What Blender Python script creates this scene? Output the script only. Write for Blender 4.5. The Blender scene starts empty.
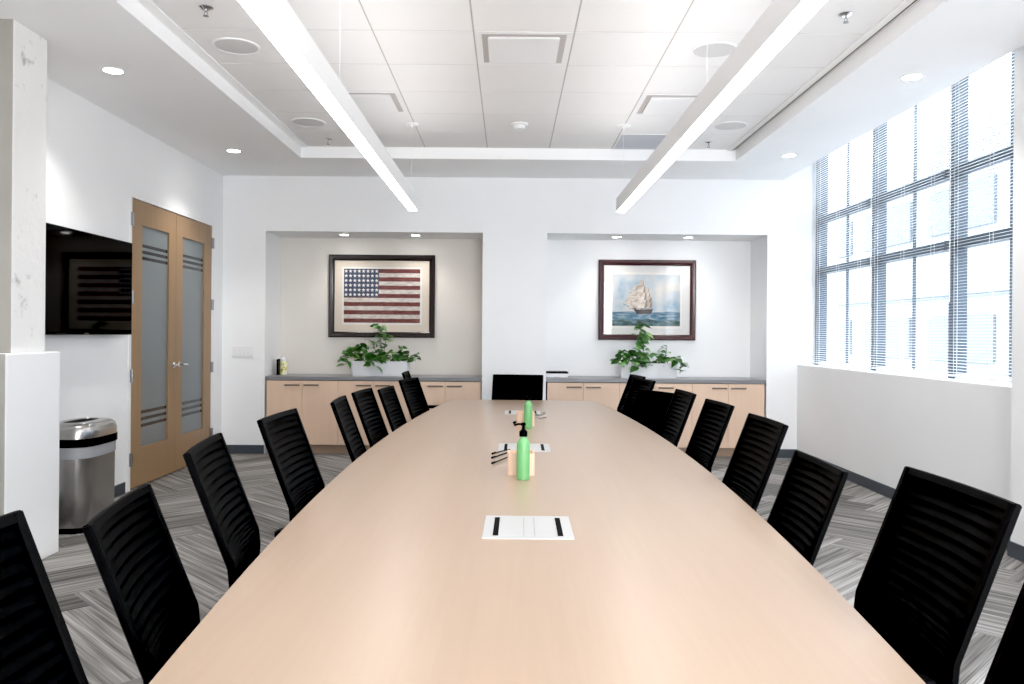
import bpy, bmesh, math, random
from mathutils import Vector, Matrix
random.seed(7)
PI = math.pi
S = bpy.context.scene
COL = S.collection

# ------------------------------------------------------------------ materials
def mat(name, col=(.8,.8,.8), rough=.5, metal=0, spec=.5, coat=0, emit=None, estr=0, alpha=1, trans=0):
    m = bpy.data.materials.new(name); m.use_nodes = True
    b = m.node_tree.nodes['Principled BSDF']
    b.inputs['Base Color'].default_value = (*col, 1)
    b.inputs['Roughness'].default_value = rough
    b.inputs['Metallic'].default_value = metal
    b.inputs['Specular IOR Level'].default_value = spec
    b.inputs['Coat Weight'].default_value = coat
    b.inputs['Transmission Weight'].default_value = trans
    if emit:
        b.inputs['Emission Color'].default_value = (*emit, 1)
        b.inputs['Emission Strength'].default_value = estr
    return m

def nd(m, t, **kw):
    n = m.node_tree.nodes.new(t)
    for k, v in kw.items():
        if k in n.inputs: n.inputs[k].default_value = v
        else: setattr(n, k, v)
    return n
def ln(m, a, b): m.node_tree.links.new(a, b)
def bsdf(m): return m.node_tree.nodes['Principled BSDF']

def paint(name, col, rough=.6, bump=.02, var=.015):
    m = mat(name, col, rough, spec=.3)
    tc = nd(m, 'ShaderNodeTexCoord')
    n = nd(m, 'ShaderNodeTexNoise', Scale=1.3, Detail=4.0)
    ln(m, tc.outputs['Object'], n.inputs['Vector'])
    r = nd(m, 'ShaderNodeValToRGB')
    r.color_ramp.elements[0].position = .3; r.color_ramp.elements[1].position = .7
    r.color_ramp.elements[0].color = (*[c*(1-var) for c in col], 1)
    r.color_ramp.elements[1].color = (*[min(1, c*(1+var)) for c in col], 1)
    ln(m, n.outputs['Fac'], r.inputs['Fac']); ln(m, r.outputs['Color'], bsdf(m).inputs['Base Color'])
    n2 = nd(m, 'ShaderNodeTexNoise', Scale=180.0, Detail=2.0)
    ln(m, tc.outputs['Object'], n2.inputs['Vector'])
    bp = nd(m, 'ShaderNodeBump', Strength=bump, Distance=.002)
    ln(m, n2.outputs['Fac'], bp.inputs['Height']); ln(m, bp.outputs['Normal'], bsdf(m).inputs['Normal'])
    return m

def wood(name, c1, c2, axis='Y', scale=1.0, rough=.35, coat=.0, contrast=1.0):
    m = mat(name, c1, rough, spec=.4, coat=coat)
    if coat: bsdf(m).inputs['Coat Roughness'].default_value = .25
    tc = nd(m, 'ShaderNodeTexCoord'); mp = nd(m, 'ShaderNodeMapping')
    s = {'X': (.35, 9, 9), 'Y': (9, .35, 9), 'Z': (9, 9, .35)}[axis]
    mp.inputs['Scale'].default_value = [v*scale for v in s]
    ln(m, tc.outputs['Object'], mp.inputs['Vector'])
    n = nd(m, 'ShaderNodeTexNoise', Scale=1.6, Detail=8.0, Roughness=.6, Distortion=.4)
    ln(m, mp.outputs['Vector'], n.inputs['Vector'])
    mp2 = nd(m, 'ShaderNodeMapping'); mp2.inputs['Scale'].default_value = [v*scale*7 for v in s]
    ln(m, tc.outputs['Object'], mp2.inputs['Vector'])
    n2 = nd(m, 'ShaderNodeTexNoise', Scale=1.6, Detail=3.0); ln(m, mp2.outputs['Vector'], n2.inputs['Vector'])
    mx = nd(m, 'ShaderNodeMath', operation='MULTIPLY_ADD'); mx.inputs[1].default_value = .35
    ln(m, n2.outputs['Fac'], mx.inputs[0])
    ms = nd(m, 'ShaderNodeMath', operation='MULTIPLY'); ms.inputs[1].default_value = .65
    ln(m, n.outputs['Fac'], ms.inputs[0]); ln(m, ms.outputs[0], mx.inputs[2])
    r = nd(m, 'ShaderNodeValToRGB'); e = r.color_ramp.elements
    e[0].position = .5-.22/contrast; e[1].position = .5+.22/contrast
    e[0].color = (*c2, 1); e[1].color = (*c1, 1)
    ln(m, mx.outputs[0], r.inputs['Fac']); ln(m, r.outputs['Color'], bsdf(m).inputs['Base Color'])
    return m

def clear_glass(name, tint=(1,1,1), gloss=.06, rough=.02):
    m = bpy.data.materials.new(name); m.use_nodes = True; nt = m.node_tree
    nt.nodes.remove(bsdf(m)); out = nt.nodes['Material Output']
    t = nd(m, 'ShaderNodeBsdfTransparent'); t.inputs['Color'].default_value = (*tint, 1)
    g = nd(m, 'ShaderNodeBsdfGlossy'); g.inputs['Roughness'].default_value = rough
    mx = nd(m, 'ShaderNodeMixShader'); mx.inputs[0].default_value = gloss
    ln(m, t.outputs[0], mx.inputs[1]); ln(m, g.outputs[0], mx.inputs[2]); ln(m, mx.outputs[0], out.inputs['Surface'])
    return m

M = {}
M['wall'] = paint('wall_paint', (.85,.855,.862))
M['wall_warm'] = paint('niche_paint', (.70,.665,.62))
M['ceil'] = paint('ceiling_paint', (.91,.912,.915))
M['tile'] = paint('acoustic_tile', (.84,.83,.822), .9, .15, .01)
M['gridm'] = mat('grid_metal', (.50,.47,.455), .6)
M['shadow'] = mat('shadow_strip', (.10,.095,.09), .8)
M['base'] = mat('vinyl_baseboard', (.055,.066,.08), .5)
M['white_metal'] = mat('white_metal', (.82,.82,.82), .4)
M['white_gloss'] = mat('white_plastic', (.82,.82,.825), .35)
M['port_white'] = mat('port_white', (.50,.495,.49), .4)
M['chrome'] = mat('chrome', (.75,.75,.76), .18, 1)
M['nickel'] = mat('brushed_nickel', (.22,.18,.15), .32, 1)
M['steel_dark'] = mat('dark_hinge_steel', (.3,.3,.31), .3, 1)
M['black'] = mat('black_plastic', (.0022,.0022,.0024), .55, spec=.06)
M['mesh'] = mat('black_mesh_fabric', (.0007,.0008,.0009), .55, spec=.045)
M['rubber'] = mat('black_rubber', (.0025,.0025,.0028), .7, spec=.08)
M['glow'] = mat('light_diffuser', (1,1,1), .5, emit=(1,.99,.98), estr=4.8)
M['glow_up'] = mat('uplight_diffuser', (1,1,1), .5, emit=(1,.99,.985), estr=3.2)
M['glow_down'] = mat('downlight_lens', (1,1,1), .5, emit=(1,.97,.93), estr=14)
M['table'] = wood('maple_tabletop', (.445,.322,.234), (.39,.277,.193), 'Y', .55, .36, .35, .75)
M['cab'] = wood('maple_cabinet', (.76,.57,.435), (.68,.49,.36), 'Z', 1.0, .4, 0, .8)
M['door'] = wood('maple_door', (.34,.22,.122), (.275,.168,.086), 'Z', .9, .4, 0, .8)
M['pale_wood'] = wood('pale_bamboo', (.76,.56,.43), (.68,.47,.34), 'Z', 3.0, .45)
M['counter'] = mat('grey_laminate', (.20,.20,.215), .3)
M['toe'] = mat('toe_kick', (.36,.25,.18), .5)
M['cab_edge'] = mat('dark_scribe', (.05,.04,.04), .6)
M['frame_dark'] = wood('mahogany_frame_dark', (.016,.006,.005), (.007,.003,.003), 'X', 2, .28, .3)
M['frame_red'] = wood('mahogany_frame_red', (.065,.015,.016), (.028,.008,.010), 'X', 2, .28, .3)
M['mat_cream'] = mat('cream_mat', (.63,.555,.47), .8)
M['mat_white'] = mat('white_mat', (.62,.61,.595), .8)
M['paper'] = mat('print_paper', (.70,.67,.63), .8)
M['pic_glass'] = clear_glass('picture_glass', (1,1,1), .035, .03)
M['win_glass'] = clear_glass('window_glass', (.97,.985,1), .04, .01)
M['mullion'] = mat('grey_blue_aluminium', (.065,.085,.11), .4)
M['blind'] = mat('white_blind_slat', (.86,.88,.90), .45)
bsdf(M['blind']).inputs['Transmission Weight'].default_value = 0
M['frost'] = mat('frosted_glass', (.175,.20,.21), .28, spec=.5)
M['stripe'] = mat('clear_dark_stripe', (.022,.026,.028), .12)
M['screen'] = mat('tv_screen_glass', (.0004,.0004,.0004), .05, spec=.06)
M['green'] = mat('green_sanitizer', (.155,.41,.165), .28, spec=.5)
M['green'].node_tree.nodes['Principled BSDF'].inputs['Subsurface Weight'].default_value = .25
M['green'].node_tree.nodes['Principled BSDF'].inputs['Subsurface Radius'].default_value = (.01,.02,.01)
M['clear_neck'] = mat('clear_bottle_neck', (.55,.75,.58), .2)
M['pot'] = paint('planter_glaze', (.76,.77,.79), .35, .02)
M['soil'] = mat('potting_soil', (.05,.035,.025), .95)
M['stem'] = mat('plant_stem', (.16,.26,.08), .6)
M['outlight'] = mat('dark_cavity', (.01,.01,.01), .6)
M['speaker'] = mat('speaker_grille', (.62,.615,.61), .75)
M['panel_grey'] = mat('perforated_grey', (.56,.575,.62), .75)
M['bag'] = mat('clear_liner_bag', (.34,.35,.365), .2, spec=.6)

def leaf_mat():
    m = mat('pothos_leaf', (.08,.22,.05), .4)
    g = nd(m, 'ShaderNodeNewGeometry')
    r = nd(m, 'ShaderNodeValToRGB'); e = r.color_ramp.elements
    e[0].position = 0; e[1].position = 1
    e[0].color = (.035,.12,.03,1); e[1].color = (.23,.40,.12,1)
    k = r.color_ramp.elements.new(.6); k.color = (.085,.23,.055,1)
    ln(m, g.outputs['Random Per Island'], r.inputs['Fac']); ln(m, r.outputs['Color'], bsdf(m).inputs['Base Color'])
    return m
M['leaf'] = leaf_mat()

def brushed():
    m = mat('brushed_steel', (.50,.49,.48), .24, 1)
    tc = nd(m, 'ShaderNodeTexCoord'); mp = nd(m, 'ShaderNodeMapping'); mp.inputs['Scale'].default_value = (3,3,400)
    ln(m, tc.outputs['Object'], mp.inputs['Vector'])
    n = nd(m, 'ShaderNodeTexNoise', Scale=1.0, Detail=2.0); ln(m, mp.outputs['Vector'], n.inputs['Vector'])
    r = nd(m, 'ShaderNodeMapRange'); r.inputs[3].default_value = .25; r.inputs[4].default_value = .27
    ln(m, n.outputs['Fac'], r.inputs[0]); ln(m, r.outputs[0], bsdf(m).inputs['Roughness'])
    return m
M['steel'] = brushed()

def carpet():
    m = mat('striped_plank_carpet', (.3,.29,.28), .95, spec=.1)
    uv = nd(m, 'ShaderNodeUVMap')
    def noise(sx, sy, detail, rough=.5):
        mp = nd(m, 'ShaderNodeMapping'); mp.inputs['Scale'].default_value = (sx, sy, 1)
        ln(m, uv.outputs[0], mp.inputs['Vector'])
        n = nd(m, 'ShaderNodeTexNoise', Scale=1.0, Detail=detail, Roughness=rough, noise_dimensions='2D')
        ln(m, mp.outputs['Vector'], n.inputs['Vector']); return n.outputs['Fac']
    a = noise(1.0, 34, 2.0); b = noise(2.0, 110, 2.0); c = noise(.06, .25, 0.0)
    s1 = nd(m, 'ShaderNodeMath', operation='MULTIPLY'); s1.inputs[1].default_value = .42; ln(m, a, s1.inputs[0])
    s2 = nd(m, 'ShaderNodeMath', operation='MULTIPLY_ADD'); s2.inputs[1].default_value = .32; ln(m, b, s2.inputs[0]); ln(m, s1.outputs[0], s2.inputs[2])
    s3 = nd(m, 'ShaderNodeMath', operation='MULTIPLY_ADD'); s3.inputs[1].default_value = .26; ln(m, c, s3.inputs[0]); ln(m, s2.outputs[0], s3.inputs[2])
    r = nd(m, 'ShaderNodeValToRGB'); e = r.color_ramp.elements
    e[0].position = .33; e[0].color = (.082,.076,.071,1); e[1].position = .66; e[1].color = (.43,.412,.395,1)
    k = e.new(.5); k.color = (.225,.215,.206,1)
    ln(m, s3.outputs[0], r.inputs['Fac']); ln(m, r.outputs['Color'], bsdf(m).inputs['Base Color'])
    n3 = nd(m, 'ShaderNodeTexNoise', Scale=400.0); tc = nd(m, 'ShaderNodeTexCoord'); ln(m, tc.outputs['Object'], n3.inputs['Vector'])
    bp = nd(m, 'ShaderNodeBump', Strength=.3, Distance=.004); ln(m, n3.outputs['Fac'], bp.inputs['Height']); ln(m, bp.outputs['Normal'], bsdf(m).inputs['Normal'])
    return m
M['carpet'] = carpet()

def concrete():
    m = mat('rough_painted_concrete', (.78,.77,.755), .75, spec=.2)
    tc = nd(m, 'ShaderNodeTexCoord')
    v = nd(m, 'ShaderNodeTexNoise', Scale=9.0, Detail=6.0, Roughness=.65); ln(m, tc.outputs['Object'], v.inputs['Vector'])
    r = nd(m, 'ShaderNodeValToRGB'); e = r.color_ramp.elements
    e[0].position = .27; e[0].color = (.42,.41,.40,1); e[1].position = .40; e[1].color = (.77,.765,.755,1)
    ln(m, v.outputs['Fac'], r.inputs['Fac']); ln(m, r.outputs['Color'], bsdf(m).inputs['Base Color'])
    bp = nd(m, 'ShaderNodeBump', Strength=.5, Distance=.02); ln(m, v.outputs['Fac'], bp.inputs['Height']); ln(m, bp.outputs['Normal'], bsdf(m).inputs['Normal'])
    return m
M['concrete'] = concrete()
M['dim_front'] = paint('darkened_beige_front', (.33,.315,.285), .85, .3, .12)  # beige front faces, colour darkened to offset the fill lamp

# ------------------------------------------------------------------ mesh helpers
def B(): return bmesh.new()
def box(bm, x0, x1, y0, y1, z0, z1, mi=0):
    v = [bm.verts.new((x, y, z)) for z in (z0, z1) for y in (y0, y1) for x in (x0, x1)]
    for q in ((0,2,3,1), (4,5,7,6), (0,1,5,4), (2,6,7,3), (0,4,6,2), (1,3,7,5)):
        f = bm.faces.new([v[i] for i in q]); f.material_index = mi
    return bm
def quad(bm, pts, mi=0):
    f = bm.faces.new([bm.verts.new(p) for p in pts]); f.material_index = mi; return f
def ring_faces(bm, rings, closed=True, cap=True, mi=0):
    n = len(rings[0])
    for a, b in zip(rings, rings[1:]):
        for i in range(n if closed else n-1):
            j = (i+1) % n
            f = bm.faces.new((a[i], a[j], b[j], b[i])); f.material_index = mi; f.smooth = True
    if cap:
        for r, rev in ((rings[0], True), (rings[-1], False)):
            f = bm.faces.new(list(reversed(r)) if rev else r); f.material_index = mi
def loft(bm, loops, cap=True, mi=0, closed=True):
    rings = [[bm.verts.new(p) for p in l] for l in loops]
    ring_faces(bm, rings, closed, cap, mi); return bm
def lathe(bm, prof, c=(0,0,0), seg=24, mi=0, cap=True):
    return loft(bm, [[(c[0]+r*math.cos(2*PI*k/seg), c[1]+r*math.sin(2*PI*k/seg), c[2]+z) for k in range(seg)] for r, z in prof], cap, mi)
def tube(bm, pts, r, seg=8, mi=0, rs=None):
    pts = [Vector(p) for p in pts]; loops = []; up = None
    for i, p in enumerate(pts):
        d = (pts[min(i+1, len(pts)-1)] - pts[max(i-1, 0)]).normalized()
        if up is None:
            up = Vector((0,0,1)) if abs(d.z) < .9 else Vector((1,0,0))
        u = d.cross(up)
        if u.length < 1e-4: u = d.orthogonal()
        u.normalize(); w = u.cross(d).normalized(); up = w
        rr = rs[i] if rs else r
        loops.append([p + u*rr*math.cos(2*PI*k/seg) + w*rr*math.sin(2*PI*k/seg) for k in range(seg)])
    return loft(bm, loops, True, mi)
def rrect(w, d, r, n=5, cx=0, cy=0):
    o = []
    for sx, sy, a0 in ((1,1,0), (-1,1,PI/2), (-1,-1,PI), (1,-1,1.5*PI)):
        for k in range(n+1):
            a = a0 + PI/2*k/n
            o.append((cx+sx*(w/2-r)+r*math.cos(a), cy+sy*(d/2-r)+r*math.sin(a)))
    return o
def prism(bm, poly, z0, z1, mi=0):
    loft(bm, [[(x, y, z0) for x, y in poly], [(x, y, z1) for x, y in poly]], True, mi)
    return bm
def flat(bm):
    for f in bm.faces: f.smooth = False
    return bm

def obj(name, bm, m, parent=None, bevel=0, smooth=False, auto=None):
    """bm is in world space; when parented, shifted to the (unrotated) parent's origin."""
    if parent is not None:
        o = Vector((0,0,0)); p = parent
        while p is not None: o += p.location; p = p.parent
        bmesh.ops.translate(bm, verts=bm.verts, vec=-o)
    bmesh.ops.recalc_face_normals(bm, faces=bm.faces)
    me = bpy.data.meshes.new(name); bm.to_mesh(me); bm.free()
    me.set_sharp_from_angle(angle=math.radians(38))
    for k in (m if isinstance(m, (list, tuple)) else [m]): me.materials.append(M[k] if isinstance(k, str) else k)
    ob = bpy.data.objects.new(name, me); COL.objects.link(ob)
    if parent is not None: ob.parent = parent
    if bevel:
        b = ob.modifiers.new('bevel', 'BEVEL'); b.width = bevel; b.segments = 2; b.limit_method = 'ANGLE'; b.angle_limit = .7
    return ob
def thing(name, label, cat, loc=(0,0,0), group=None):
    o = bpy.data.objects.new(name, None); COL.objects.link(o); o.location = loc
    o.empty_display_size = .1
    o['label'] = label; o['category'] = cat
    if group: o['group'] = group
    return o
def tag(o, label, cat, group=None):
    o['label'] = label; o['category'] = cat
    if group: o['group'] = group
    return o
def struct(o, label, cat):
    o['kind'] = 'structure'; o['label'] = label; o['category'] = cat; return o
def copy_tree(o, parent=None):
    c = o.copy(); COL.objects.link(c)
    if parent is not None: c.parent = parent
    for ch in list(o.children): copy_tree(ch, c)
    return c

# ------------------------------------------------------------------ room numbers (metres, floor z = 0, camera looks along +Y)
HC = 1.335
XL, XR = -3.15, 3.17          # side walls
YB, YN = 8.84, -2.6           # end walls
ZC, ZG = 3.05, 3.16           # soffit and tile field
XW = 3.36                     # window plane
GX0, GX1, GY1 = -2.0585, 2.2115, 7.905
GY0 = GY1 - .61*15
XS = 3.0                      # soffit edge by the window
ZT = 3.42                     # top of window pocket

# floor: herringbone carpet planks
bm = B(); uvl = bm.loops.layers.uv.new('UVMap')
W_, n_ = .25, 4
rot = Matrix.Rotation(PI/4, 4, 'Z')
def plank(i, j, horiz):
    w, h = (n_, 1) if horiz else (1, n_)
    cs = [(i, j), (i+w, j), (i+w, j+h), (i, j+h)]
    ps = [rot @ Vector((a*W_, b*W_, 0)) + Vector((0.1, 3.2, 0)) for a, b in cs]
    if max(p.x for p in ps) < XL-.1 or min(p.x for p in ps) > XR+.1 or max(p.y for p in ps) < YN-.1 or min(p.y for p in ps) > YB+.7: return
    f = bm.faces.new([bm.verts.new(p) for p in ps])
    ru, rv = random.random()*90, random.random()*90
    uv = [(0,0), (w*W_,0), (w*W_,h*W_), (0,h*W_)]
    for l, (u, v) in zip(f.loops, uv):
        if not horiz: u, v = v, u
        l[uvl].uv = (u+ru, v+rv)
for i in range(-40, 40):
    for j in range(-40, 40):
        if (i-j) % (2*n_) == 0: plank(i, j, True)
        if (j-i-1) % (2*n_) == 0: plank(i, j, False)
for co, no in (((XL-.2,0,0),(-1,0,0)), ((XR+.02,0,0),(1,0,0)), ((0,YN-.02,0),(0,-1,0)), ((0,YB+.6,0),(0,1,0))):
    bmesh.ops.bisect_plane(bm, geom=bm.verts[:]+bm.edges[:]+bm.faces[:], plane_co=co, plane_no=no, clear_outer=True)
for f in bm.faces:
    if f.normal.z < 0: f.normal_flip()
struct(obj('floor', bm, 'carpet'), 'grey striped carpet planks laid in a herringbone', 'floor')

# left wall with door opening
DY0, DY1, DZ = 6.66, 8.58, 2.50      # rough opening incl. frame
bm = B()
box(bm, XL-.2, XL, YN-.2, DY0, 0, ZC+.3); box(bm, XL-.2, XL, DY1, YB+.2, 0, ZC+.3); box(bm, XL-.2, XL, DY0, DY1, DZ, ZC+.3)
box(bm, XL-.22, XL-.12, DY0, DY1, 0, DZ)
struct(obj('wall_left', bm, 'wall'), 'white left wall with double doors and television', 'wall')

# back wall with two niches
N1, N2, NZ, ND = (-2.68, -.295), (.41, 2.83), 2.445, .60
bm = B(); yb = YB
for a, b in ((XL-.2, N1[0]), (N1[1], N2[0]), (N2[1], XW+.25)): box(bm, a, b, yb, yb+ND+.15, 0, ZT+.1)
for a, b in (N1, N2): box(bm, a, b, yb, yb+ND+.15, NZ, ZT+.1); box(bm, a, b, yb+ND, yb+ND+.15, 0, NZ)
struct(obj('wall_back', bm, 'wall'), 'white far wall with two recessed niches', 'wall')
# warm inner lining of left niche
bm = B(); box(bm, N1[0]+.001, N1[1]-.001, yb+ND-.004, yb+ND, 0, NZ-.001)
struct(obj('wall_niche', bm, 'wall_warm'), 'beige rear face of the left niche', 'wall')

# right wall: sill wall, window header pocket, pilaster
WY0 = 4.95
bm = B()
box(bm, XR, XW+.25, YN-.2, YB+.01, 0, 1.025)
struct(obj('wall_right', bm, 'wall', bevel=.006), 'white low wall under the window', 'wall')
bm = B(); box(bm, XR-.09, XW+.25, 3.9, 4.93, 0, ZT+.1)
box(bm, XW-.02, XW+.25, YN-.2, -.2, 1.02, ZT+.1)
box(bm, XS, XW+.25, YN-.2, YB, ZT, ZT+.1)
struct(obj('wall_pilaster', bm, 'wall'), 'white wall pier at the near end of the window', 'wall')
bm = B(); box(bm, XL-.2, XW+.25, YN-.2, YN, 0, ZT+.1)
struct(obj('wall_near', bm, 'wall'), 'white wall behind the viewer', 'wall')

# column on the left: rough shaft on wider plinth
bm = B()
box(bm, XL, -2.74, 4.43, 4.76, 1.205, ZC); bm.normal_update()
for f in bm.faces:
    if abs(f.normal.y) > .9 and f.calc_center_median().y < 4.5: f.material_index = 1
c = obj('wall_column', bm, ['concrete', 'dim_front'], bevel=.008); struct(c, 'rough white-painted concrete column at the left edge', 'column')
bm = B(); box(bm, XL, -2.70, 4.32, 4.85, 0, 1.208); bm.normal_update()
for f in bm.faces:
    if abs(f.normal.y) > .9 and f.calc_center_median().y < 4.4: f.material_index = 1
p = obj('column_plinth', bm, ['wall', 'dim_front'], bevel=.008); p.parent = c; p['label'] = 'smooth white boxed plinth of the column'

# ceiling: soffit ring with lips
bm = B()
box(bm, XL-.2, GX0, YN, YB, ZC, ZC+.28)
box(bm, GX1, XS, YN, YB, ZC, ZC+.28)
box(bm, GX0, GX1, GY1, YB, ZC, ZC+.28)
box(bm, GX0, GX1, YN, GY0, ZC, ZC+.28)
box(bm, XS-.02, XS, YN, YB, ZC+.28, ZT+.05)
ce = struct(obj('ceiling', bm, 'ceil'), 'white ceiling border around a recessed tile field', 'ceiling')
bm = B(); box(bm, GX0, GX1, GY0, GY1, ZG+.002, ZG+.1)
g = obj('ceiling_grid', bm, 'gridm', ce)
bm = B()
for i in range(7):
    for j in range(15):
        x, y = GX0+.61*i, GY1-.61*(j+1)
        if (i, j) in ((3,4), (1,2), (5,2)): continue
        box(bm, x+.005, x+.605, y+.005, y+.605, ZG, ZG+.004)
obj('ceiling_tile', bm, 'tile', ce)
# angle trims: lip lining and dark strip painted for the recess's shadow line
bm = B(); box(bm, GX1-.085, GX1-.038, GY0, GY1, ZG-.010, ZG-.001)
t1 = struct(obj('trim_1', bm, 'ceil'), 'white edge trim of the tile field along the right ceiling lip', 'trim')
bm = B(); box(bm, GX1-.038, GX1-.022, GY0, GY1, ZG-.006, ZG-.001); obj('shadow_strip', bm, 'shadow', t1)  # solid dark strip, colours in the shade of the reveal
bm = B(); box(bm, GX0, GX0+.068, GY0, GY1, ZG-.010, ZG-.001)
struct(obj('trim_2', bm, 'ceil'), 'white edge trim of the tile field along the left ceiling lip', 'trim')

# baseboards
BH = .095
def bb(name, segs, label):
    bm = B()
    for s in segs: box(bm, *s, 0, BH)
    struct(obj(name, bm, 'base', bevel=.003), label, 'baseboard')
bb('baseboard_left', [(XL, XL+.012, 4.85, DY0-.05), (XL, XL+.012, YN, 4.32)], 'dark grey baseboard along the left wall')
bb('baseboard_back', [(XL+.012, N1[0], YB-.012, YB), (N1[1], N2[0], YB-.012, YB), (N2[1], XR-.012, YB-.012, YB)], 'dark grey baseboard along the far wall')
bb('baseboard_right', [(XR-.012, XR, 4.93, YB), (XR-.102, XR-.09, 3.9, 4.942), (XR-.102, XR-.012, 4.93, 4.942)], 'dark grey baseboard below the window wall')

# ------------------------------------------------------------------ window and blinds
w = bpy.data.objects.new('window_1', None); COL.objects.link(w); w.location = (XW+.04, 6.9, 1.025); struct(w, 'tall daylight window with grey mullions', 'window')
VM = [8.80, 7.43, 6.12, 4.80]
for y in VM:
    bm = B(); box(bm, XW, XW+.10, y-.038, y+.038, 1.025, ZT); obj('vertical_mullion', bm, 'mullion', w)
for z in (2.60, 2.045):
    bm = B(); box(bm, XW+.01, XW+.09, 4.8, 8.8, z-.036, z+.036); obj('horizontal_mullion', bm, 'mullion', w)
bm = B(); box(bm, XW+.01, XW+.09, 4.8, 8.8, 1.025, 1.06); box(bm, XW+.01, XW+.09, 4.8, 8.8, ZT-.05, ZT); obj('window_frame', bm, 'white_metal', w)
bm = B()
for a, b in zip(VM[1:], VM[:-1]):
    mid = (a+b)/2
    box(bm, XW+.035, XW+.06, mid-.006, mid+.006, 1.05, ZT)
obj('glazing_bar', bm, 'mullion', w)
for a, b in zip(VM[1:], VM[:-1]):
    bm = B(); quad(bm, [(XW+.05, a+.03, 1.06), (XW+.05, b-.03, 1.06), (XW+.05, b-.03, ZT-.05), (XW+.05, a+.03, ZT-.05)])
    obj('glass_pane', bm, 'win_glass', w)
w2 = bpy.data.objects.new('added_window', None); COL.objects.link(w2); w2.location = (XW+.04, 1.8, 1.025); struct(w2, 'unseen second window nearer the viewer, added for its daylight', 'window')  # out-of-view window added to let more light in
bm = B()
for y in (3.9, 2.5, 1.1, -.2): box(bm, XW, XW+.1, y-.03, y+.03, 1.025, ZT)
for z in (2.6, 2.045): box(bm, XW+.01, XW+.09, -.2, 3.9, z-.03, z+.03)
obj('window_frame', bm, 'mullion', w2)
bm = B(); quad(bm, [(XW+.05, -.2, 1.03), (XW+.05, 3.9, 1.03), (XW+.05, 3.9, ZT), (XW+.05, -.2, ZT)]); obj('glass_pane', bm, 'win_glass', w2)

def blind(y0, y1, label):
    x = XW-.055
    t = thing('venetian_blind', label, 'blind', (x, (y0+y1)/2, 1.03), 'white venetian blinds in the window')
    bm = B(); z = 1.075
    while z < ZT-.06:
        pr = [(-.0125, .0006), (-.005, -.0012+.0014), (.005, .0016), (.0125, .0000)]
        vs = [[bm.verts.new((x+a, y, z+b*1.2+a*.10)) for a, b in pr] for y in (y0, y1)]
        for k in range(3):
            f = bm.faces.new((vs[0][k], vs[0][k+1], vs[1][k+1], vs[1][k])); f.smooth = True
        z += .0225
    obj('slats', bm, 'blind', t)
    bm = B(); box(bm, x-.013, x+.013, y0, y1, ZT-.045, ZT-.005); obj('head_rail', bm, 'blind', t)
    bm = B(); box(bm, x-.013, x+.013, y0, y1, 1.045, 1.06); obj('bottom_rail', bm, 'blind', t, bevel=.003)
    for k in (.12, .5, .88):
        y = y0+(y1-y0)*k
        bm = B()
        for dx in (-.0128, .0128): box(bm, x+dx-.0007, x+dx+.0007, y-.002, y+.002, 1.05, ZT-.04)
        obj('ladder_cord', bm, 'blind', t)
    bm = B(); tube(bm, [(x-.025, y1-.10, ZT-.05), (x-.025, y1-.10, 1.6)], .004, 6); obj('tilt_wand', bm, 'white_gloss', t)
blind(7.45, 8.77, 'white venetian blind over the far third of the window, next to the far wall')
blind(6.14, 7.41, 'white venetian blind over the middle third of the window')
blind(4.95, 6.10, 'white venetian blind over the near third of the window, beside the wall pier')

# outside: neighbouring building and ground
bt = thing('neighbouring_building', 'pale overexposed building seen through the blinds outside the window', 'building', (15, 9, -6))
bm = B(); box(bm, 15, 22, -14, 45, -6, 8.5); obj('facade', bm, mat('pale_facade', (.25,.27,.29), .8), bt)
wbm = mat('bluish_window_band', (.17,.195,.225), .5, spec=.1)
for k in range(8):
    y = 4+k*5.2
    for z in (-3.2, .55, 4.9):
        bm = B(); box(bm, 14.9, 14.98, y, y+3.9, z, z+1.5); obj('building_window', bm, wbm, bt)
lgm = mat('ledge_grey', (.2,.24,.28), .7)
for z0, z1 in ((2.75,2.95), (0,.12)):
    bm = B(); box(bm, 14.7, 14.95, -14, 45, z0, z1); obj('ledge', bm, lgm, bt)
bm = B(); box(bm, 4.2, 60, -40, 60, -6.2, -6.0)
struct(obj('ground_outside', bm, mat('pale_paving', (.6,.6,.6), .9)), 'pale paving outside the window', 'ground')

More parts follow.
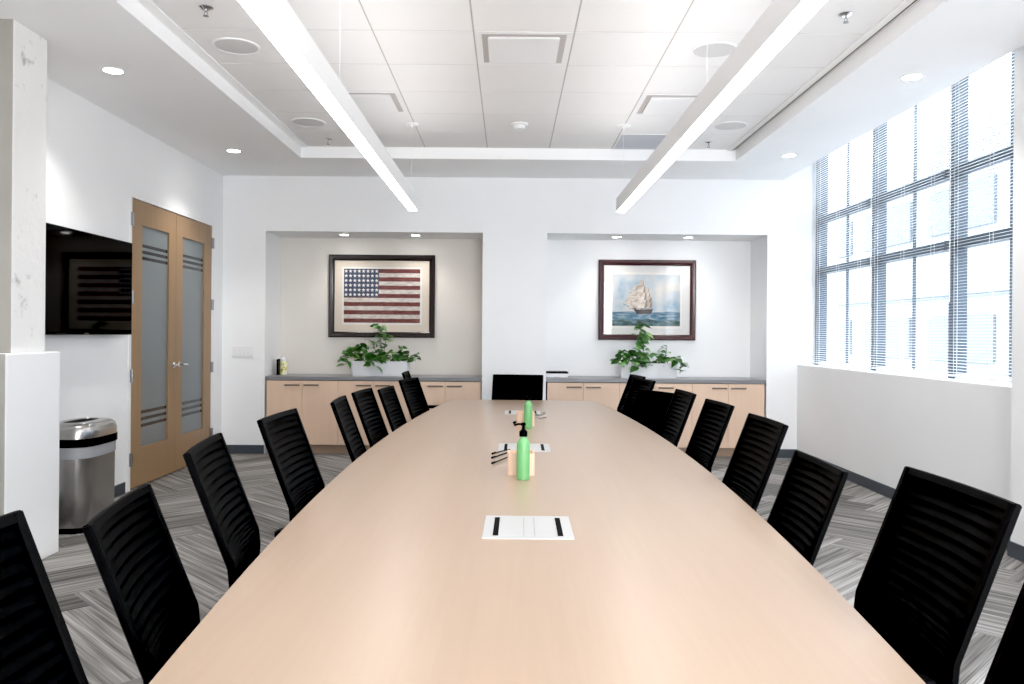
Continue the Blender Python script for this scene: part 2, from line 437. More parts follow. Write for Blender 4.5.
# ------------------------------------------------------------------ door_1: double door in left wall
d = bpy.data.objects.new('door_1', None); COL.objects.link(d); d.location = (XL, 7.62, 0); struct(d, 'maple double doors with frosted glass panels', 'door')
bm = B(); FW = .05
for (a, b, z0, z1) in ((DY0, DY0+FW, 0, DZ), (DY1-FW, DY1, 0, DZ), (DY0+FW, DY1-FW, DZ-FW, DZ)):
    box(bm, XL-.12, XL+.004, a, b, z0, z1)
obj('door_frame', bm, 'white_metal', d, bevel=.003)
LY0, LY1, LT = DY0+FW+.004, DY1-FW-.004, DZ-FW-.005
mid = (LY0+LY1)/2
xf = XL-.006
for side, (a, b) in enumerate(((LY0, mid-.002), (mid+.002, LY1))):
    ga, gb = (a+.20, b-.155) if side == 0 else (a+.155, b-.20)
    g0, g1 = .335, 2.245
    bm = B()
    box(bm, xf-.045, xf, a, ga, .012, LT); box(bm, xf-.045, xf, gb, b, .012, LT)
    box(bm, xf-.045, xf, ga, gb, .012, g0); box(bm, xf-.045, xf, ga, gb, g1, LT)
    leaf = bpy.data.objects.new('door_leaf', None)
    leaf = obj('door_leaf', bm, 'door', d)
    bm = B()
    xg = xf-.016
    zs = [g0]; bands = []
    for zc in (.518, .576, .634, 1.965, 2.018, 2.071): bands.append((zc-.014, zc+.014))
    z = g0
    for z0, z1 in bands:
        quad(bm, [(xg, ga, z), (xg, gb, z), (xg, gb, z0), (xg, ga, z0)], 0)
        quad(bm, [(xg, ga, z0), (xg, gb, z0), (xg, gb, z1), (xg, ga, z1)], 1); z = z1
    quad(bm, [(xg, ga, z), (xg, gb, z), (xg, gb, g1), (xg, ga, g1)], 0)
    gp = obj('glass_panel', bm, ['frost', 'stripe'], leaf); gp['label'] = 'frosted glass panel with two sets of three dark stripes'
    # lever handle
    hy = mid-.06 if side == 0 else mid+.06
    s = -1 if side == 0 else 1
    bm = B(); tube(bm, [(xf, hy, 1.02), (xf+.012, hy, 1.02)], .028, 16); tube(bm, [(xf+.01, hy, 1.02), (xf+.055, hy, 1.02)], .011, 10)
    tube(bm, [(xf+.052, hy-s*.012, 1.02), (xf+.055, hy+s*.06, 1.02), (xf+.05, hy+s*.105, 1.016)], .010, 10)
    h = obj('lever_handle', bm, 'chrome', leaf); h['label'] = 'polished lever handle'
    hyy = a-.004 if side == 0 else b+.004
    for zc in (.26, .96, 1.62, 2.27):
        bm = B(); tube(bm, [(xf+.018, hyy, zc-.055), (xf+.018, hyy, zc+.055)], .009, 10)
        box(bm, xf-.001, xf+.016, hyy-.022, hyy+.022, zc-.055, zc+.055)
        obj('hinge', bm, 'steel_dark', leaf)

# ------------------------------------------------------------------ television
tv = thing('television', 'wide black flat television mounted on the left wall beside the doors', 'television', (XL, 5.81, 1.3))
TX, T0, T1, Z0, Z1 = -3.05, 5.14, 6.51, 1.305, 2.045
bm = B(); box(bm, TX-.035, TX, T0, T1, Z0, Z1); obj('casing', bm, 'black', tv, bevel=.004)
bm = B(); box(bm, TX-.001, TX+.0015, T0+.012, T1-.012, Z0+.018, Z1-.012); obj('screen', bm, 'screen', tv)
bm = B(); box(bm, TX, TX+.003, 5.78, 5.84, Z0+.004, Z0+.013); lg = obj('badge', bm, 'nickel', tv); lg['label'] = 'tiny pale maker badge on the lower bezel'
bm = B(); box(bm, XL, TX-.034, 5.55, 6.05, 1.48, 1.86); obj('wall_mount', bm, 'black', tv)

# ------------------------------------------------------------------ waste bin
cx, cy = -2.925, 5.515
bn = thing('waste_bin', 'brushed steel open-top waste bin against the left wall, beside the column', 'bin', (cx, cy, 0))
def sup(a, b, n=3.4, k=56):
    o = []
    for i in range(k):
        t = 2*PI*i/k; c_, s_ = math.cos(t), math.sin(t)
        o.append((cx+a*math.copysign(abs(c_)**(2/n), c_), cy+b*math.copysign(abs(s_)**(2/n), s_)))
    return o
def sloft(name, prof, m, cap=True, lab=None):
    bm = B(); loft(bm, [[(x, y, z) for x, y in sup(a, b)] for a, b, z in prof], cap); o = obj(name, bm, m, bn)
    if lab: o['label'] = lab
    return o
sloft('body', [(0.1560,0.2400,.03), (0.1600,0.2440,.04), (0.1640,0.2480,.55)], 'steel')
sloft('base_ring', [(0.1640,0.2480,.0), (0.1660,0.2500,.004), (0.1660,0.2500,.03), (0.1580,0.2420,.034)], 'rubber', True, 'black rubber base ring')
sloft('liner_bag', [(0.1655,0.2495,.49), (0.1680,0.2520,.505), (0.1665,0.2505,.525), (0.1690,0.2530,.575)], 'bag', False, 'crumpled clear liner folded over the rim')
sloft('band', [(0.1720,0.2560,.565), (0.1770,0.2610,.568), (0.1770,0.2610,.618), (0.1720,0.2560,.622)], 'rubber', False, 'black band under the lid')
sloft('lid', [(0.1740,0.2580,.618), (0.1740,0.2580,.66), (0.1660,0.2500,.69), (0.1500,0.2340,.708), (0.1230,0.2100,.718), (0.0780,0.1700,.722), (0.0730,0.1660,.716)], 'steel', False, 'domed steel lid with oval opening')
bm = B(); loft(bm, [[(x, y, .7165) for x, y in sup(.0735, .1665)], [(x, y, .67) for x, y in sup(.070, .162)]], False)  # throat coloured near-black to stand in for the shade inside
bm.faces.new([bm.verts.new((x, y, .671)) for x, y in sup(.071, .163)])
op = obj('opening', bm, 'outlight', bn); op['label'] = 'oval lid opening coloured black for its inner shade'
bm = B(); box(bm, cx-.06, cx-.02, cy-.262, cy-.2565, .632, .642); lb = obj('badge', bm, 'steel_dark', bn)

# ------------------------------------------------------------------ light switch
sw = thing('light_switch', 'white multi-gang light switch plate on the far wall right of the doors', 'switch', (-2.915, YB, 1.06))
bm = B(); box(bm, -3.03, -2.80, YB-.014, YB, 1.06, 1.18); obj('plate', bm, 'white_gloss', sw, bevel=.003)
for k in range(4):
    x = -2.915+(k-1.5)*.046
    bm = B(); box(bm, x-.016, x+.016, YB-.019, YB-.013, 1.087, 1.153); obj('rocker', bm, 'white_gloss', sw, bevel=.002)

# ------------------------------------------------------------------ cabinets + counters
def cabinets(x0, x1, side, labs):
    zt = .81
    bm = B(); box(bm, x0, x1, YB+.0, YB+ND-.005, zt, .85)
    o = obj('worktop', bm, 'counter', bevel=.003)
    tag(o, 'grey laminate worktop across the cabinets in the %s niche' % side, 'worktop')
    x0 += .012; x1 -= .008
    wd = (x1-x0)/3
    for k in range(3):
        a, b = x0+k*wd, x0+(k+1)*wd
        t = thing('cabinet', labs[k], 'cabinet', ((a+b)/2, YB+.3, 0), 'low maple cabinets in the %s niche' % side)
        bm = B(); box(bm, a+.001, b-.001, YB+.03, YB+ND-.01, .095, zt-.001); obj('carcass', bm, 'cab_edge', t)
        bm = B(); box(bm, a+.001, b-.001, YB+.06, YB+ND-.01, 0, .095); obj('toe_kick', bm, 'toe', t)
        m_ = (a+b)/2
        for s, (u, v) in enumerate(((a+.002, m_-.0015), (m_+.0015, b-.002))):
            bm = B(); box(bm, u, v, YB+.008, YB+.028, .10, zt-.006)
            dr = obj('door', bm, 'cab', t, bevel=.0015)
            h0 = m_-.175 if s == 0 else m_+.035
            bm = B(); tube(bm, [(h0, YB+.008, .757), (h0, YB-.022, .757)], .005, 8); tube(bm, [(h0+.14, YB+.008, .757), (h0+.14, YB-.022, .757)], .005, 8)
            tube(bm, [(h0-.012, YB-.022, .757), (h0+.152, YB-.022, .757)], .0085, 8)
            obj('handle', bm, 'nickel', dr)
cabinets(N1[0]+.006, N1[1]-.002, 'left', ['two-door maple cabinet at the left end of the left niche', 'two-door maple cabinet in the middle of the left niche, under the flag print', 'two-door maple cabinet at the right end of the left niche'])
cabinets(N2[0]+.002, N2[1]-.006, 'right', ['two-door maple cabinet at the left end of the right niche', 'two-door maple cabinet in the middle of the right niche, under the ship print', 'two-door maple cabinet at the right end of the right niche'])

# ------------------------------------------------------------------ framed pictures
YP = YB+ND-.004
def star(bm, x, z, r, y, mi):
    pts = []
    for k in range(10):
        a = PI/2+k*PI/5; rr = r if k % 2 == 0 else r*.42
        pts.append((x+rr*math.cos(a), y, z+rr*math.sin(a)))
    cv = bm.verts.new((x, y, z)); vs = [bm.verts.new(p_) for p_ in pts]
    for k in range(10):
        f = bm.faces.new((cv, vs[k], vs[(k+1) % 10])); f.material_index = mi
def picture(cx, cz, w, h, fw, label, fm, mm, prn):
    t = thing('framed_picture', label, 'picture', (cx, YP, cz-h/2))
    d0 = YP-.045
    bm = B()
    O = [(cx-w/2, cz-h/2), (cx+w/2, cz-h/2), (cx+w/2, cz+h/2), (cx-w/2, cz+h/2)]
    prof = [(0, 0), (0, .036), (.012, .045), (fw*.45, .040), (fw*.75, .030), (fw*.82, .034), (fw, .024), (fw, 0)]
    loops = []
    for (ox, oz), (sx, sz) in zip(O, ((1,1), (-1,1), (-1,-1), (1,-1))):
        loops.append([(ox+sx*o_, YP-dp, oz+sz*o_) for o_, dp in prof])
    rings = [[bm.verts.new(p_) for p_ in l] for l in loops]
    for a in range(4):
        r0, r1 = rings[a], rings[(a+1) % 4]
        for k in range(len(prof)-1): bm.faces.new((r0[k], r0[k+1], r1[k+1], r1[k]))
    obj('frame', bm, fm, t)
    bm = B(); iw, ih = w/2-fw+.002, h/2-fw+.002
    box(bm, cx-iw, cx+iw, YP-.013, YP-.001, cz-ih, cz+ih); obj('mat_board', bm, mm, t)
    prn(t)
    bm = B(); y = YP-.022; quad(bm, [(cx-iw, y, cz-ih), (cx+iw, y, cz-ih), (cx+iw, y, cz+ih), (cx-iw, y, cz+ih)]); obj('glazing', bm, 'pic_glass', t)

def noise_mat(name, cols, scale, rough=.8, sz=None, detail=5.0):
    m = mat(name, cols[0], rough, spec=.2)
    tc = nd(m, 'ShaderNodeTexCoord'); mp = nd(m, 'ShaderNodeMapping')
    if sz: mp.inputs['Scale'].default_value = sz
    ln(m, tc.outputs['Object'], mp.inputs['Vector'])
    n = nd(m, 'ShaderNodeTexNoise', Scale=scale, Detail=detail); ln(m, mp.outputs['Vector'], n.inputs['Vector'])
    r = nd(m, 'ShaderNodeValToRGB'); e = r.color_ramp.elements
    e[0].position = .35; e[0].color = (*cols[0], 1); e[1].position = .65; e[1].color = (*cols[-1], 1)
    if len(cols) == 3: k = e.new(.5); k.color = (*cols[1], 1)
    ln(m, n.outputs['Fac'], r.inputs['Fac']); ln(m, r.outputs['Color'], bsdf(m).inputs['Base Color'])
    return m
red = noise_mat('faded_red_cloth', [(.095,.018,.016), (.165,.043,.034)], 14, sz=(1,1,3))
wht = noise_mat('aged_white_cloth', [(.42,.37,.34), (.62,.58,.54)], 14, sz=(1,1,3))
blu = noise_mat('faded_navy_cloth', [(.022,.032,.065), (.042,.056,.10)], 14)
FCX, FCZ = -1.49, 1.765
def flag(t):
    x0, x1 = FCX-.450+.004, FCX+.450-.004; z1, z0 = FCZ+.315+.004, FCZ-.315+.004
    y = YP-.0145
    bm = B(); e = .022
    box(bm, x0-e, x1+e, y+.0008, y+.0015, z0-e, z1+e); o = obj('print_border', bm, 'paper', t)
    bm = B(); sh = (z1-z0)/13; xc = x0+(x1-x0)*.458
    for k in range(13):
        b = z1-sh*(k+1); quad(bm, [(x0, y, b), (x1, y, b), (x1, y, b+sh), (x0, y, b+sh)], 0 if k % 2 == 0 else 1)
    zc = z1-sh*6.8; y2 = y-.0005
    quad(bm, [(x0, y2, zc), (xc, y2, zc), (xc, y2, z1), (x0, y2, z1)], 2)
    for i in range(8):
        for j in range(6):
            star(bm, x0+(xc-x0)*(i+.5)/8, zc+(z1-zc)*(j+.5)/6, 0.0235, y2-.0005, 3)
    obj('flag_print', bm, [red, wht, blu, mat('star_white', (.66,.64,.61), .8)], t)
picture(FCX, FCZ, 1.24, .965, .066, 'framed print of a striped flag with stars in the left niche', 'frame_dark', 'mat_cream', flag)

SCX, SCZ = 1.61, 1.745
sky = noise_mat('painted_sky', [(.26,.36,.46), (.46,.50,.53), (.60,.56,.52)], 4.2, detail=6)
sea = noise_mat('painted_sea', [(.05,.12,.17), (.11,.20,.28), (.30,.38,.43)], 9, sz=(1,1,4))
sea2 = noise_mat('painted_near_sea', [(.02,.05,.05), (.06,.11,.12), (.17,.24,.26)], 10, sz=(1,1,3))
sail = noise_mat('painted_sail', [(.34,.27,.22), (.52,.45,.39), (.63,.58,.52)], 16)
sail2 = mat('painted_sail_shade', (.20,.155,.13), .8)
hull = mat('painted_hull', (.05,.032,.028), .8)
def ship(t):
    s = .97/1.0
    px = .0117/4.885*1.0
    K = 1.135/479.0                              # metres per crop pixel
    X = lambda u: SCX+(u-277.5)*K
    Zf = lambda v: SCZ-(v-244)*K
    y = YP-.0145
    bm = B(); box(bm, X(97), X(452), y+.0008, y+.0015, Zf(384), Zf(108)); obj('print_border', bm, 'paper', t)
    bm = B()
    def poly(p, mi, dy): 
        f = bm.faces.new([bm.verts.new((X(a), y-dy, Zf(b))) for a, b in p]); f.material_index = mi
    poly([(107,372), (442,372), (442,118), (107,118)], 0, 0)
    poly([(107,372), (442,372), (442,303), (380,300), (300,306), (200,300), (107,304)], 1, .0004)
    poly([(107,372), (442,372), (442,348), (400,338), (340,348), (280,336), (215,350), (160,336), (107,346)], 2, .0008)
    # hull
    poly([(212,284), (230,291), (298,289), (308,288), (299,312), (228,313), (218,298)], 5, .0012)
    poly([(160,262), (218,290), (217,293), (160,264)], 5, .0012)        # bowsprit
    for a, top in ((222,165), (250,146), (284,178)):
        poly([(a-1.5,296), (a+1.5,296), (a+1,top), (a-1,top)], 5, .0011)
    # square sails, three masts
    def sq(cx_, w0, z0, z1, w1, mi, dy, lean=0):
        # billowing square sail: curved foot and leeches
        p = []
        for k in range(7): p.append((cx_-w0/2+w0*k/6+lean, z1+5*math.sin(PI*k/6)-k*.5))
        for k in range(1, 4): p.append((cx_+w0/2+lean*(1-k/4)+(w1-w0)/2*k/4+3*math.sin(PI*k/4), z1+(z0-z1)*k/4-3))
        for k in range(7): p.append((cx_+w1/2-w1*k/6, z0-3+k*.5))
        for k in range(1, 4): p.append((cx_-w1/2+(w1-w0)/2*k/4+lean*k/4+2*math.sin(PI*k/4), z0+(z1-z0)*k/4))
        poly(p, mi, dy)
    n_ = 0
    for cx_, top, sc_ in ((281,184,.78), (222,170,.86), (252,148,1.0)):
        hgt = (286-top)
        for k, (f0, f1, a, b) in enumerate(((.68,.97,66,60), (.42,.68,60,50), (.19,.42,46,34), (0,.19,30,18))):
            sq(cx_, a*sc_, top+hgt*f0, top+hgt*f1, b*sc_, 3, .0014+n_*.00006, -4); n_ += 1
            c0 = cx_+b*sc_*.5; c1 = cx_+a*sc_*.5-4
            poly([(c1-a*sc_*.26, top+hgt*f1+1), (c1-1, top+hgt*f1-2), (c0-1, top+hgt*f0+3), (c0-b*sc_*.16, top+hgt*f0+3)], 4, .0014+n_*.00006); n_ += 1
            poly([(cx_-a*sc_*.5-4, top+hgt*f1+3), (cx_+a*sc_*.5-4, top+hgt*f1), (cx_+a*sc_*.5-4, top+hgt*f1+2), (cx_-a*sc_*.5-4, top+hgt*f1+5)], 4, .0014+n_*.00006); n_ += 1
    poly([(164,262), (186,258), (206,240), (200,200)], 3, .0013); poly([(178,268), (204,262), (206,222)], 3, .00135)
    poly([(290,292), (308,252), (294,236)], 3, .0013)
    obj('ship_print', bm, [sky, sea, sea2, sail, sail2, hull], t)
picture(SCX, SCZ, 1.135, .936, .064, 'framed print of a sailing ship at sea in the right niche', 'frame_red', 'mat_white', ship)

# ------------------------------------------------------------------ planters
def leaf(bm, base, direction, L, W, droop, mi=0):
    d = direction.normalized(); side = d.cross(Vector((0,0,1)))
    if side.length < .05: side = Vector((1,0,0))
    side.normalize(); side = (side + Vector((0,0,random.uniform(-.7,.7)))).normalized()
    nrm = side.cross(d).normalized()
    prof = [(0,.0), (.06,.30), (.16,.45), (.30,.5), (.46,.46), (.62,.36), (.78,.22), (.90,.10), (1,0)]
    mids, ls, rs = [], [], []
    for s, w in prof:
        p = base + d*L*s + Vector((0,0,-droop*L*s*s)) 
        mids.append(bm.verts.new(p))
        lift = nrm*(.06*W)
        if 0 < s < 1:
            ls.append(bm.verts.new(p+side*W*w+lift-d*L*(.06 if s < .1 else 0))); rs.append(bm.verts.new(p-side*W*w+lift-d*L*(.06 if s < .1 else 0)))
    n = len(prof)
    for arr in (ls, rs):
        bm.faces.new((mids[0], mids[1], arr[0]))
        for k in range(len(arr)-1): bm.faces.new((mids[k+1], mids[k+2], arr[k+1], arr[k]))
        bm.faces.new((mids[n-2], mids[n-1], arr[-1]))
def planter(cx, w, label, vines, seed):
    random.seed(seed)
    y0 = YB+.30; z0 = .85; h = .168
    t = thing('potted_plant', label, 'plant', (cx, y0, z0))
    bm = B()
    o = rrect(w-.02, .19, .012, 3, cx, y0); o2 = rrect(w, .205, .012, 3, cx, y0); i2 = rrect(w-.024, .181, .008, 3, cx, y0); i1 = rrect(w-.035, .17, .006, 3, cx, y0)
    loft(bm, [[(x, y, z0) for x, y in o], [(x, y, z0+h) for x, y in o2], [(x, y, z0+h) for x, y in i2], [(x, y, z0+h-.03) for x, y in i1]], True)
    flat(bm); obj('pot', bm, 'pot', t)
    bm = B(); prism(bm, rrect(w-.03, .176, .006, 3, cx, y0), z0+h-.04, z0+h-.015); obj('soil', bm, 'soil', t)
    sb, lb_ = B(), B()
    for (bx, pts, nl, sz) in vines:
        path = [Vector((cx+bx, y0+random.uniform(-.05,.03), z0+h-.02))]
        for dx, dy, dz in pts: path.append(Vector((cx+dx, y0+dy, z0+h+dz)))
        fine = []
        for a, b in zip(path, path[1:]):
            for k in range(4): fine.append(a.lerp(b, k/4))
        fine.append(path[-1]); 
        sm = [fine[0]]+[(fine[i-1]+fine[i]*2+fine[i+1])/4 for i in range(1, len(fine)-1)]+[fine[-1]]
        tube(sb, sm, .0035, 5)
        nl = int(nl*1.9)
        for k in range(nl):
            f = (k+.6)/nl*(len(sm)-1); i = min(int(f), len(sm)-2); p = sm[i].lerp(sm[i+1], f-i)
            a = random.uniform(0, 2*PI)
            dv = Vector((math.cos(a), -abs(math.sin(a))*.8-.15, random.uniform(-.15,.75)))
            pet = p + dv.normalized()*.025
            tube(sb, [p, pet], .002, 4)
            leaf(lb_, pet, dv, random.uniform(.95,1.45)*sz, random.uniform(.95,1.15)*sz*1.2, random.uniform(.1,.9))
    obj('stems', sb, 'stem', t); 
    lo = obj('foliage', lb_, 'leaf', t)
    for f in lo.data.polygons: f.use_smooth = True
vl = [(-.18, [(-.26,-.06,.06), (-.34,-.09,.07), (-.385,-.10,.02), (-.37,-.12,-.04)], 11, .075),
      (-.2, [(-.24,0,.1), (-.30,0,.12), (-.36,-.03,.09)], 9, .07),
      (-.1, [(-.14,-.05,.08), (-.19,-.06,.13), (-.22,-.03,.15)], 9, .07),
      (-.02, [(-.05,-.1,.05), (-.1,-.13,.02), (-.06,-.15,-.05)], 10, .08),
      (0, [(-.07,0,.13), (-.11,.02,.21), (-.13,.02,.24)], 4, .06),
      (.0, [(.01,-.02,.14), (-.005,-.02,.27), (.01,-.02,.37), (-.04,-.02,.41)], 13, .062),
      (.02, [(.03,0,.1), (.05,0,.22), (.06,-.02,.30)], 8, .06),
      (.05, [(.03,-.08,.06), (.08,-.1,.08), (.02,-.12,.03)], 9, .075),
      (.13, [(.17,-.05,.06), (.22,-.06,.09), (.28,-.06,.06), (.31,-.09,.02)], 9, .07),
      (.18, [(.22,0,.1), (.23,0,.17)], 4, .055),
      (.25, [(.33,-.05,.03), (.385,-.08,.05), (.40,-.1,0)], 5, .065)]
planter(-1.45, .635, 'leafy green vine plant in a pale rectangular planter below the flag print', vl, 3)
vr = [(-.2, [(-.26,-.05,.06), (-.32,-.09,.07), (-.36,-.10,.03), (-.33,-.12,0)], 10, .07),
      (-.15, [(-.22,0,.1), (-.28,0,.12)], 7, .07), (-.08, [(-.12,-.05,.08), (-.17,-.05,.12)], 7, .065),
      (-.06, [(-.09,-.12,.05), (-.14,-.14,.0), (-.12,-.15,-.06)], 8, .08),
      (-.08, [(-.09,-.02,.14), (-.10,-.02,.28), (-.085,-.02,.38), (-.06,-.02,.43)], 15, .07),
      (-.06, [(-.05,-.02,.14), (-.06,-.02,.26), (-.04,-.02,.34)], 9, .065),
      (0, [(-.04,-.07,.08), (.02,-.09,.08)], 9, .07),
      (.12, [(.13,-.04,.08), (.12,-.02,.15)], 5, .06), (.15, [(.20,-.03,.1), (.215,-.03,.19)], 4, .05),
      (.17, [(.22,-.05,.06), (.30,-.09,.06), (.36,-.11,-.01), (.34,-.13,-.11)], 10, .07),
      (.1, [(.16,-.1,.04), (.24,-.1,.03)], 7, .06)]
planter(1.575, .645, 'leafy green vine plant in a pale rectangular planter below the ship print', vr, 11)

# small things on the worktops
cn = thing('wipes_canister', 'small pale yellow canister with green print at the left end of the left worktop', 'canister', (-2.57, YB+.36, .85))
bm = B(); lathe(bm, [(.036,0), (.039,.004), (.039,.15), (.036,.155)], (-2.57, YB+.36, .85), 24)
def cani():
    m = mat('canister_label', (.85,.80,.55), .4)
    tc = nd(m, 'ShaderNodeTexCoord'); n = nd(m, 'ShaderNodeTexNoise', Scale=22.0, Detail=1.0); ln(m, tc.outputs['Object'], n.inputs['Vector'])
    r = nd(m, 'ShaderNodeValToRGB'); r.color_ramp.interpolation = 'CONSTANT'; e = r.color_ramp.elements
    e[0].position = 0; e[0].color = (.26,.30,.06,1); e[1].position = .40; e[1].color = (.80,.74,.36,1); k = e.new(.55); k.color = (.88,.87,.80,1)
    ln(m, n.outputs['Fac'], r.inputs['Fac']); ln(m, r.outputs['Color'], bsdf(m).inputs['Base Color']); return m
obj('body', bm, cani(), cn)
bm = B(); lathe(bm, [(.038,.155), (.040,.158), (.040,.176), (.032,.19), (.012,.192), (.012,.198), (.004,.2)], (-2.57, YB+.36, .85), 24); obj('cap', bm, 'white_gloss', cn)
tb = thing('black_panel', 'thin black upright panel beside the yellow canister', 'panel', (-2.625, YB+.36, .85))
bm = B(); box(bm, -2.632, -2.620, YB+.28, YB+.42, .85, 1.03); obj('casing', bm, 'black', tb, bevel=.003)
bm = B(); box(bm, -2.620, -2.619, YB+.29, YB+.41, .86, 1.02); obj('face', bm, 'screen', tb)
lw = thing('flat_box', 'low white box with a thin black lid at the left end of the right worktop', 'box', (.545, YB+.38, .85))
bm = B(); box(bm, .425, .67, YB+.26, YB+.50, .85, .893); obj('body', bm, 'white_gloss', lw, bevel=.004)
bm = B(); box(bm, .42, .675, YB+.255, YB+.505, .893, .91); obj('lid', bm, 'black', lw, bevel=.003)

# ------------------------------------------------------------------ ceiling fixtures
def rod_pts(x, y): return [(x, y, ZG), (x, y, 2.555)]
def pendant(xc, label):
    y0, y1, zb, zt, hw = .6, 7.16, 2.425, 2.55, .039
    t = thing('linear_pendant_light', label, 'light', (xc, (y0+y1)/2, zb), 'long linear pendant lights')
    bm = B(); box(bm, xc-hw, xc+hw, y0, y1, zb+.003, zt); obj('housing', bm, 'white_metal', t)
    bm = B(); box(bm, xc-hw+.002, xc+hw-.002, y0+.004, y1-.004, zb-.002, zb+.004); obj('lower_diffuser', bm, 'glow', t)
    bm = B(); box(bm, xc-hw+.006, xc+hw-.006, y0+.01, y1-.01, zt-.002, zt+.003); obj('upper_diffuser', bm, 'glow_up', t)
    for y in (y0, y1):
        bm = B(); box(bm, xc-hw-.001, xc+hw+.001, y-.004, y+.004, zb, zt+.001); obj('end_cap', bm, 'white_metal', t)
    for y in (1.1, 4.05, 7.02):
        bm = B(); tube(bm, rod_pts(xc, y), .0011, 6); obj('cable', bm, 'white_gloss', t)
        bm = B(); lathe(bm, [(.06,0), (.06,-.006), (.05,-.012), (.008,-.016), (.006,-.03)], (xc, y, ZG), 20); obj('canopy', bm, 'white_gloss', t)
pendant(-.862, 'long white linear pendant light over the left half of the table')
pendant(.985, 'long white linear pendant light over the right half of the table')

def downlight(x, y, z, r, label, power, group, angle=110):
    t = thing('downlight', label, 'light', (x, y, z), group)
    bm = B(); lathe(bm, [(r*1.0,0), (r*.98,-.004), (r*.80,-.005), (r*.78,.0)], (x, y, z), 24, cap=False); obj('trim_ring', bm, 'white_gloss', t)
    bm = B(); lathe(bm, [(r*.79,-.0035), (r*.79,-.001)], (x, y, z), 24); obj('lens', bm, 'glow_down', t)
    L = bpy.data.lights.new('downlight_lamp', 'SPOT'); L.energy = power; L.spot_size = math.radians(angle); L.spot_blend = .8; L.shadow_soft_size = .04; L.color = (1,.97,.93)
    lo = bpy.data.objects.new('lamp', L); COL.objects.link(lo); lo.parent = t; lo.location = (0,0,-.03)
for x, y, lab in ((-2.62, 5.30, 'round recessed downlight in the left ceiling border, nearer the viewer'), (-2.62, 7.62, 'round recessed downlight in the left ceiling border, nearer the doors'),
                  (2.64, 5.30, 'round recessed downlight in the right ceiling border, nearer the viewer'), (2.64, 7.63, 'round recessed downlight in the right ceiling border, nearer the far wall')):
    downlight(x, y, ZC, .075, lab, 22, 'soffit downlights')
for x, lab in ((-1.875, 'small downlight in the left niche, left of its pair'), (-1.066, 'small downlight in the left niche, right of its pair'),
               (1.207, 'small downlight in the right niche, left of its pair'), (2.02, 'small downlight in the right niche, right of its pair')):
    downlight(x, YB+.27, NZ, .06, lab, 6, 'niche downlights', 120)

def rings(name, prof, x, y, m, t): 
    bm = B(); lathe(bm, prof, (x, y, ZG), 32); return obj(name, bm, m, t)
for x, y, lab in ((-1.7535, 5.136, 'round grey ceiling speaker on the left, nearer the viewer'), (1.2965, 5.136, 'round grey ceiling speaker on the right, nearer the viewer'),
                  (-1.7535, 6.985, 'round grey ceiling speaker on the left, nearer the far wall'), (1.9065, 6.985, 'round grey ceiling speaker on the right, nearer the far wall')):
    t = thing('ceiling_speaker', lab, 'speaker', (x, y, ZG), 'ceiling speakers')
    rings('rim', [(.145,0), (.145,-.006), (.135,-.009), (.133,-.004)], x, y, 'white_gloss', t)
    rings('grille', [(.134,-.002), (.133,-.006), (.09,-.0085), (.02,-.0095)], x, y, 'speaker', t)
for x, y, lab in ((-1.72, 4.53, 'chrome ceiling sprinkler on the left, nearer the viewer'), (1.89, 4.55, 'chrome ceiling sprinkler on the right, nearer the viewer'),
                  (-1.72, 7.60, 'chrome ceiling sprinkler on the left, nearer the far wall'), (1.87, 7.60, 'chrome ceiling sprinkler on the right, nearer the far wall')):
    t = thing('sprinkler', lab, 'sprinkler', (x, y, ZG), 'ceiling sprinklers')
    rings('escutcheon', [(.04,0), (.04,-.004), (.022,-.014), (.018,-.014)], x, y, 'chrome', t)
    bm = B(); tube(bm, [(x, y, ZG-.01), (x, y, ZG-.028)], .006, 8)
    for s in (-1, 1): tube(bm, [(x+s*.005, y, ZG-.026), (x+s*.009, y, ZG-.036), (x, y, ZG-.048)], .0025, 6)
    obj('frame', bm, 'steel_dark', t)
    bm = B(); lathe(bm, [(.016,-.048), (.016,-.051), (.004,-.052)], (x, y, ZG), 12); obj('deflector', bm, 'steel_dark', t)
x, y = .076, 6.99
t = thing('smoke_detector', 'white smoke detector on the ceiling tiles between the pendants', 'smoke detector', (x, y, ZG))
rings('base', [(.075,0), (.075,-.012), (.066,-.016)], x, y, 'white_gloss', t)
rings('sensor_head', [(.05,-.014), (.05,-.034), (.042,-.044), (.02,-.047)], x, y, 'white_gloss', t)
for (i, j), lab in (((3,4), 'square ceiling air diffuser over the middle of the table'), ((1,2), 'square ceiling air diffuser behind the left pendant'), ((5,2), 'square ceiling air diffuser behind the right pendant')):
    x0, y0 = GX0+.61*i, GY1-.61*(j+1); x, y = x0+.305, y0+.305
    t = thing('air_diffuser', lab, 'vent', (x, y, ZG), 'square air diffusers')
    bm = B()
    sq = lambda a, z: [(x-a, y-a, z), (x+a, y-a, z), (x+a, y+a, z), (x-a, y+a, z)]
    loft(bm, [sq(.300, ZG+.004), sq(.300, ZG-.002), sq(.262, ZG-.002), sq(.225, ZG+.05), sq(.12, ZG+.055)], False); flat(bm)
    obj('frame', bm, 'white_metal', t)
    bm = B(); lathe(bm, [(.13,.056), (.13,.09), (.01,.092)], (x, y, ZG), 24); obj('duct', bm, 'outlight', t)
    bm = B(); loft(bm, [sq(.205, ZG+.012), sq(.222, ZG-.008), sq(.222, ZG-.013)], True); flat(bm)
    obj('plaque', bm, 'white_metal', t)
x0, y0 = GX0+.61*5, GY1-.61
t = thing('return_grille', 'flat grey return air panel in the ceiling above the far end, right side', 'vent', (x0+.305, y0+.305, ZG))
bm = B(); box(bm, x0+.02, x0+.59, y0+.02, y0+.59, ZG-.004, ZG+.002); obj('perforated_panel', bm, 'panel_grey', t)
bm = B()
